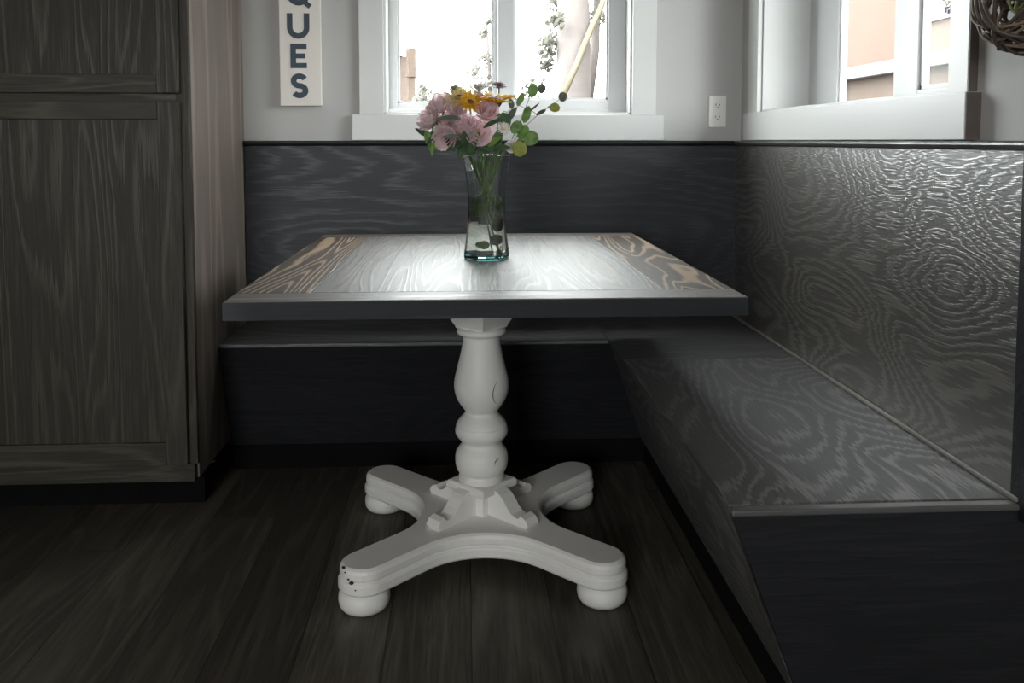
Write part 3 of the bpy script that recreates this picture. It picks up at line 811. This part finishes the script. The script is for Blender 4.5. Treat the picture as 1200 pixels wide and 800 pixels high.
# ------------------------------------------------------------------ wall things
def stroke(mb, pts, w, y0, y1, closed=False):
    """flat letter stroke of width w through 2D points (x,z), thickness y0..y1"""
    P = [Vector(p) for p in pts]; N = len(P); L, Rr = [], []
    for i, p in enumerate(P):
        a = P[i - 1] if (i or closed) else None; b = P[(i + 1) % N] if (i < N - 1 or closed) else None
        d1 = (p - a).normalized() if a is not None else None; d2 = (b - p).normalized() if b is not None else None
        d1 = d1 or d2; d2 = d2 or d1
        n1 = Vector((-d1.y, d1.x)); n2 = Vector((-d2.y, d2.x)); n = (n1 + n2).normalized(); k = min(1 / max(n.dot(n1), .5), 1.6)
        L.append(p + n * w / 2 * k); Rr.append(p - n * w / 2 * k)
    rings = [[(l.x, y0, l.y), (r.x, y0, r.y), (r.x, y1, r.y), (l.x, y1, l.y)] for l, r in zip(L, Rr)]
    if closed: rings.append(rings[0])
    mb.loft(rings, not closed, False)

def sign():
    s = tag(empty('wall_sign'), 'tall narrow cream sign with slate-blue capitals between cabinet and window', 'sign')
    yf = YW - .020
    A = lambda x, y: PY(x, y, yf)
    x0, x1, zb = A(328, 90).x, A(376.5, 90).x, A(350, 124).z
    zt = A(350, -50).z
    b = box('board', (x0, x1, yf, YW - .001, zb, zt), M['signboard'], s, .002)
    k = 3.06 / F; y0, y1 = yf - .0016, yf + .0005
    def put(cx, cy, w, h, fn):
        c = A(cx, cy); mb = MB(); fn(mb, c.x, c.z, w * k / 2, h * k / 2, 6.3 * k); mb.build('letter', M['signink'], s)
    def U(mb, x, z, a, h, t):
        a -= t / 2; pts = [(x - a, z + h)] + [(x - a, z - h + a + t / 2)] + [(x + a * math.cos(q), z - h + a + t / 2 + a * math.sin(q)) for q in [PI + PI * i / 12 for i in range(1, 12)]] + [(x + a, z - h + a + t / 2), (x + a, z + h)]
        stroke(mb, pts, t, y0, y1)
    def E(mb, x, z, a, h, t):
        mb.prism([(x - a, z - h), (x + a, z - h), (x + a, z - h + t * .95), (x - a + t, z - h + t * .95), (x - a + t, z - t * .45), (x + a * .8, z - t * .45), (x + a * .8, z + t * .45),
                  (x - a + t, z + t * .45), (x - a + t, z + h - t * .95), (x + a, z + h - t * .95), (x + a, z + h), (x - a, z + h)], 1, y0, y1)
    def S(mb, x, z, a, h, t):
        r = (h - t / 2) / 2; aa = a - t / 2
        up = [(x + aa * math.cos(q), z + r + r * math.sin(q)) for q in [math.radians(v) for v in range(25, 271, 15)]]
        dn = [(x + aa * 1.05 * math.cos(q), z - r + r * math.sin(q)) for q in [math.radians(v) for v in range(90, -161, -15)]]
        stroke(mb, up[:-1] + [(x, z)] + dn[1:], t, y0, y1)
    def Q(mb, x, z, a, h, t):
        aa, hh = a - t / 2, h - t / 2
        stroke(mb, [(x + aa * math.cos(q), z + hh * math.sin(q)) for q in [2 * PI * i / 28 for i in range(28)]], t, y0, y1, True)
        stroke(mb, [(x + .15 * a, z - .45 * h), (x + .95 * a, z - 1.08 * h)], t * .9, y0 - .0002, y1)
    put(349.5, -9, 28, 30, Q); put(349.5, 30.5, 25.5, 29, U); put(350, 65.5, 18.5, 28, E); put(351, 100.5, 19.5, 28.5, S)
sign()

def outlet():
    o = tag(empty('wall_outlet'), 'white double power outlet on the grey wall right of the back window', 'outlet')
    A = lambda x, y: PY(x, y, YW)
    x0, x1, z0, z1 = A(830, 130).x, A(850.5, 130).x, A(840, 149).z, A(840, 112).z; xm, zm = (x0 + x1) / 2, (z0 + z1) / 2
    box('plate', (x0, x1, YW - .0065, YW - .0005, z0, z1), M['plate'], o, .002)
    for s in (1, -1):
        zc = zm + s * .0205
        r = MB().loft([[(xm + .0165 * math.cos(q), YW - d, zc + .0135 * math.sin(q)) for q in [2 * PI * i / 24 for i in range(24)]] for d in (.006, .0085)], smooth=False).build('receptacle', M['plate'], o)
        sl = MB(); sl.box(xm - .0075, xm - .0055, YW - .0089, YW - .008, zc - .002, zc + .006); sl.box(xm + .0055, xm + .0075, YW - .0089, YW - .008, zc - .001, zc + .005)
        sl.box(xm - .002, xm + .002, YW - .0089, YW - .008, zc - .009, zc - .005); sl.build('slot', M['slot'], r)
    MB().loft([[(xm + .003 * math.cos(q), YW - d, zm + .003 * math.sin(q)) for q in [2 * PI * i / 12 for i in range(12)]] for d in (.006, .0078)], smooth=False).build('screw', M['plate'], o)
outlet()

def vine_ball():
    Yv = 1.40
    c = PY(1208, 1, Yv); rad = .082; R.seed(11)
    v = tag(empty('vine_ball'), 'woven dark vine ball hanging by the right window', 'decoration')
    for nm, mt, n, rr, rr2 in (('vine', 'vine', 20, rad, .0032), ('pale_vine', 'vinel', 9, rad, .0024)):
        for k in range(n):
            ax = Vector((R.gauss(0, 1), R.gauss(0, 1), R.gauss(0, 1))).normalized(); ro = rr * R.uniform(.90, 1.03)
            off = R.uniform(-.3, .3) * ro; rc = math.sqrt(ro * ro - off * off)
            u = ax.orthogonal().normalized(); w = ax.cross(u); ph = R.uniform(0, 6)
            pts = [c + ax * (off + .006 * math.sin(3 * q + ph)) + (u * math.cos(q) + w * math.sin(q)) * (rc + .003 * math.sin(5 * q + ph)) for q in [2 * PI * i / 40 for i in range(40)]]
            MB().tube(pts, rr2 * R.uniform(.75, 1.2), 7, closed=True).build(nm, M[mt], v)
    g = c + Vector((-.008, -.045, .010))
    for k in range(24):                                   # greener tangled heart
        ax = Vector((R.gauss(0, 1), R.gauss(0, 1), R.gauss(0, 1))).normalized(); ro = .046 * R.uniform(.6, 1.1); u = ax.orthogonal().normalized(); w = ax.cross(u); ph = R.uniform(0, 6)
        pts = [g + ax * .008 * math.sin(2 * q + ph) + (u * math.cos(q) + w * math.sin(q)) * ro for q in [2 * PI * i / 30 for i in range(30)]]
        MB().tube(pts, .0024, 6, closed=True).build('green_vine', M['vineg'], v)
    MB().tube([c + Vector((0, 0, rad)), Vector((c.x, c.y, CEIL - .002))], .0015, 6).build('hanging_cord', M['vine'], v)
vine_ball()

# small white scrap on the floor by the cabinet's foot
p = PZ(249, 540, 0)
sp = MB().grid(lambda u, v: (p.x + u * .012, p.y - .02 + v * .022, .0012 + .003 * u * u), 6, 4).build('paper_scrap', M['plate'], solid=.0008)
tag(sp, 'tiny white scrap lying on the floor beside the cabinet base', 'scrap')

# ------------------------------------------------------------------ outside
GZ = -.45
M['ground'] = plain('pale_yard_gravel', (.12, .115, .105), .9, .25, 8, .3)
M['bark'] = plain('pale_tree_bark', (.105, .090, .084), .9, .25, 6, .5)
M['yellowb'] = plain('yellow_dry_limb', (.10, .084, .05), .8, .2, 6, .2)
M['fol'] = leafy('yard_foliage', (.10, .10, .085), (.14, .138, .115), .6, .3, 4)
M['siding'] = plain('orange_tan_siding', (.055, .029, .0155), .8, .1, 2, .1)
M['brick'] = plain('russet_brick', (.050, .031, .021), .9, .3, 3, .3, c2=(.062, .046, .036))
M['extw'] = plain('white_exterior_trim', (.062, .062, .062), .6, .05, 3, .05)
M['purple'] = leafy('purple_blossom', (.018, .012, .034), (.034, .022, .050), .6, .3, 50)
M['yellowo'] = leafy('yellow_hanging_blossom', (.065, .055, .02), (.075, .065, .03), .6, .3, 50)
M['darkp'] = plain('grey_window_pane', (.04, .04, .043), .15, .1, 2, 0)
g = MB().box(-40, 40, -40, 60, GZ - .2, GZ).build('ground', M['ground'], kind=ST)

def house():
    h = tag(empty('neighbour_house'), 'orange-tan house with white trim band seen through the right window', 'house')
    X = 5.0
    zb = PX(1010, 80, X).z
    b = MB().box(X, X + 6, 3.5, 18, zb, 6.0); b.build('upper_wall', M['siding'], h)
    MB().box(X - .1, X + 6, 3.4, 18.1, zb - .13, zb + .02).build('trim_band', M['extw'], h, .01)
    MB().box(X + .06, X + 6, 3.5, 18, GZ, zb - .13).build('brick_wall', M['brick'], h)
    # a window in the upper wall
    ya, yb = PX(1083, 20, X).y, PX(1083, 20, X).y - 1.3; zw = PX(1090, 27, X).z
    fm = MB(); f = .08
    fm.box(X - .05, X + .05, yb, yb + f, zw, zw + 1.3); fm.box(X - .05, X + .05, ya - f, ya, zw, zw + 1.3); fm.box(X - .05, X + .05, yb, ya, zw, zw + f); fm.box(X - .05, X + .05, yb, ya, zw + 1.3 - f, zw + 1.3)
    fo = fm.build('window_frame', M['extw'], h)
    MB().box(X - .01, X + .01, yb + f, ya - f, zw + f, zw + 1.3 - f).build('window_pane', M['darkp'], h)
    # downpipe at the base
    yq = PX(984, 100, X).y
    MB().tube([(X - .1, yq, GZ), (X - .1, yq, PX(984, 98, X).z)], .07, 10).build('standpipe', M['extw'], h)
house()

def chimney_house():
    Y = 22.0
    x0, x1 = PY(470, 60, Y).x, PY(486, 60, Y).x; zt = PY(480, 66, Y).z
    h = tag(empty('brick_building'), 'pinkish brick building with chimney beyond the left pane of the back window', 'building')
    MB().box(x0 - 2.5, x1, Y, Y + 5, GZ, zt).build('wall', M['brick'], h)
    MB().box(x1 - .22, x1 + .02, Y - .05, Y + .6, zt - .5, PY(480, 56, Y).z).build('chimney', M['brick'], h)
    MB().prism([(Y - .3, zt), (Y + 5.3, zt), (Y + 2.5, zt + .25)], 0, x0 - 2.7, x1 - .3).build('roof', M['darkp'], h)
chimney_house()

def clump(mb, c, r, n, s, squash=1.0):
    for k in range(n):
        d = Vector((R.gauss(0, 1), R.gauss(0, 1), R.gauss(0, 1) * squash)).normalized() * r * R.random() ** .45
        p = Vector(c) + d; a = Vector((R.gauss(0, 1), R.gauss(0, 1), R.gauss(0, 1))).normalized()
        u = a.orthogonal().normalized() * s * R.uniform(.6, 1.2); w = a.cross(u.normalized()) * s * R.uniform(.35, .6)
        mb.add([p - u, p - w, p + u, p + w], [(0, 1, 2, 3)])

def tree():
    t = tag(empty('yard_tree'), 'pale barked tree with a thick trunk outside the right half of the back window', 'tree')
    Y = 9.0
    def q(x, y, Yq=Y): return PY(x, y, Yq)
    base = q(675, 165); base.z = GZ
    k = Y / F
    MB().tube([base, q(670, 115), q(672, 70), q(673, 20), q(668, -40), q(660, -130), q(650, -230)],
              [24 * k, 22 * k, 20 * k, 19 * k, 18 * k, 14 * k, 8 * k], 18).build('trunk', M['bark'], t)
    MB().tube([q(660, 112, Y - .4), q(676, 75, Y - .3), q(692, 35, Y - .2), q(706, 5, Y - .1), q(716, -40, Y)], [3.2 * k, 3.6 * k, 3.6 * k, 3.4 * k, 3 * k], 10).build('limb', M['yellowb'], t)
    MB().tube([q(690, 115, Y + .6), q(697, 60, Y + .6), q(700, 0, Y + .5), q(690, -90, Y + .3)], [6 * k, 6 * k, 5 * k, 4 * k], 10).build('limb', M['bark'], t)
    f = MB()
    for (x, y, r, n) in ((643, 55, 14, 110), (650, 25, 12, 80), (640, 75, 10, 60), (655, 0, 16, 100), (648, 45, 10, 60), (700, 20, 10, 40), (640, -60, 45, 300), (700, -80, 50, 300), (670, -160, 80, 500)):
        clump(f, q(x, y, Y + R.uniform(-.3, .3)), r * k, n, .045)
    f.build('foliage', M['fol'], t)
    t2 = tag(empty('yard_shrub'), 'thin pale shrub outside at the right edge of the left window pane', 'shrub')
    Y2 = 11.0; k2 = Y2 / F
    b2 = q(577, 165, Y2); b2.z = GZ
    MB().tube([b2, q(575, 110, Y2), q(572, 60, Y2), q(570, 25, Y2)], [4 * k2, 3 * k2, 2 * k2, 1 * k2], 8).build('stem', M['bark'], t2)
    f = MB()
    for (x, y, r, n) in ((571, 70, 12, 70), (566, 40, 8, 40), (556, 85, 10, 50), (575, 100, 14, 90), (563, 110, 16, 100), (572, 25, 5, 20), (625, 100, 16, 80)):
        clump(f, q(x, y, Y2), r * k2, n, .045)
    f.build('foliage', M['fol'], t2)
    t3 = tag(empty('yard_shrub'), 'low pale shrub outside behind the left of the bouquet', 'shrub')
    b3 = q(505, 165, Y2); b3.z = GZ
    MB().tube([b3, q(500, 120, Y2), q(497, 95, Y2)], [3 * k2, 2 * k2, 1 * k2], 8).build('stem', M['bark'], t3)
    f = MB()
    for (x, y, r, n) in ((497, 105, 9, 40), (505, 115, 12, 60), (520, 118, 12, 50), (490, 118, 8, 30)):
        clump(f, q(x, y, Y2), r * k2, n, .04)
    f.build('foliage', M['fol'], t3)
tree()

def hanging():
    X = 2.1
    c = PX(1106, -8, X)
    h = tag(empty('hanging_flowers'), 'purple and yellow hanging flowers outside the near pane of the right window', 'flowers')
    k = c.y / F
    b = MB(); b.lathe([(.01, -.0), (.09, .03), (.13, .10), (.135, .16)], (c.x, c.y, c.z + .03), 20); b.build('basket', M['vine'], h)
    f = MB(); clump(f, (c.x, c.y - .03, c.z + .0), 10 * k, 70, .016); clump(f, PX(1112, 11, X), 5 * k, 30, .013); f.build('blossom', M['purple'], h)
    f = MB(); clump(f, PX(1110, 1, X - .03), 5 * k, 18, .012); f.build('yellow_blossom', M['yellowo'], h)
    for a in (0, 2.1, 4.2):
        MB().tube([(c.x + .13 * math.cos(a), c.y + .13 * math.sin(a), c.z + .18), (c.x, c.y, c.z + .65)], .003, 6).build('chain', M['vine'], h)
    MB().tube([(c.x, c.y, c.z + .64), (c.x, c.y, 2.6)], .003, 6).build('chain', M['vine'], h)
    e = tag(box('roof_overhang', (XW + .2, 2.5, -3.4, 5.0, 2.6, 2.75), M['extw']), 'white eave', 'eave'); del e['label'], e['category']; e['kind'] = ST; e.name = 'trim_1'
hanging()

# ------------------------------------------------------------------ light
S_SKY = 23.0
wld = bpy.data.worlds.new('sky'); sc.world = wld; wld.use_nodes = True
nt = wld.node_tree; bg = nt.nodes['Background']
bg.inputs[0].default_value = (.97, .985, 1.0, 1); bg.inputs[1].default_value = S_SKY

def portal(name, loc, rot, sx, sy):
    l = bpy.data.lights.new(name, 'AREA'); l.shape = 'RECTANGLE'; l.size = sx; l.size_y = sy; l.cycles.is_portal = True
    o = bpy.data.objects.new(name, l); col.objects.link(o); o.location = loc; o.rotation_euler = rot
portal('portal_back', ((w1['x0'] + w1['x1']) / 2, YW + .21, 1.6), (-PI / 2, 0, 0), .86, .92)
portal('portal_right', (XW + .21, 2.3, 1.6), (0, PI / 2, 0), .92, 1.14)
portal('portal_rear', ((REAR[0] + REAR[1]) / 2, YR - .21, (REAR[2] + REAR[3]) / 2), (PI / 2, 0, 0), REAR[1] - REAR[0], REAR[3] - REAR[2])

# unseen warm fill light added below the ceiling, behind the camera
l = bpy.data.lights.new('warm_fill_light', 'AREA'); l.shape = 'DISK'; l.size = .5; l.energy = 8; l.color = (1, .93, .84)
o = bpy.data.objects.new('warm_fill_light', l); col.objects.link(o); o.location = (-.9, -.6, CEIL - .03)

sc.cycles.use_denoising = True
sc.cycles.max_bounces = 12; sc.cycles.diffuse_bounces = 5; sc.cycles.glossy_bounces = 4
sc.cycles.transmission_bounces = 12; sc.cycles.transparent_max_bounces = 12
sc.cycles.caustics_reflective = False; sc.cycles.caustics_refractive = True
sc.cycles.sample_clamp_indirect = 8
vs = sc.view_settings
vs.view_transform = 'Standard'; vs.look = 'None'; vs.exposure = 0; vs.gamma = 1; vs.use_curve_mapping = False
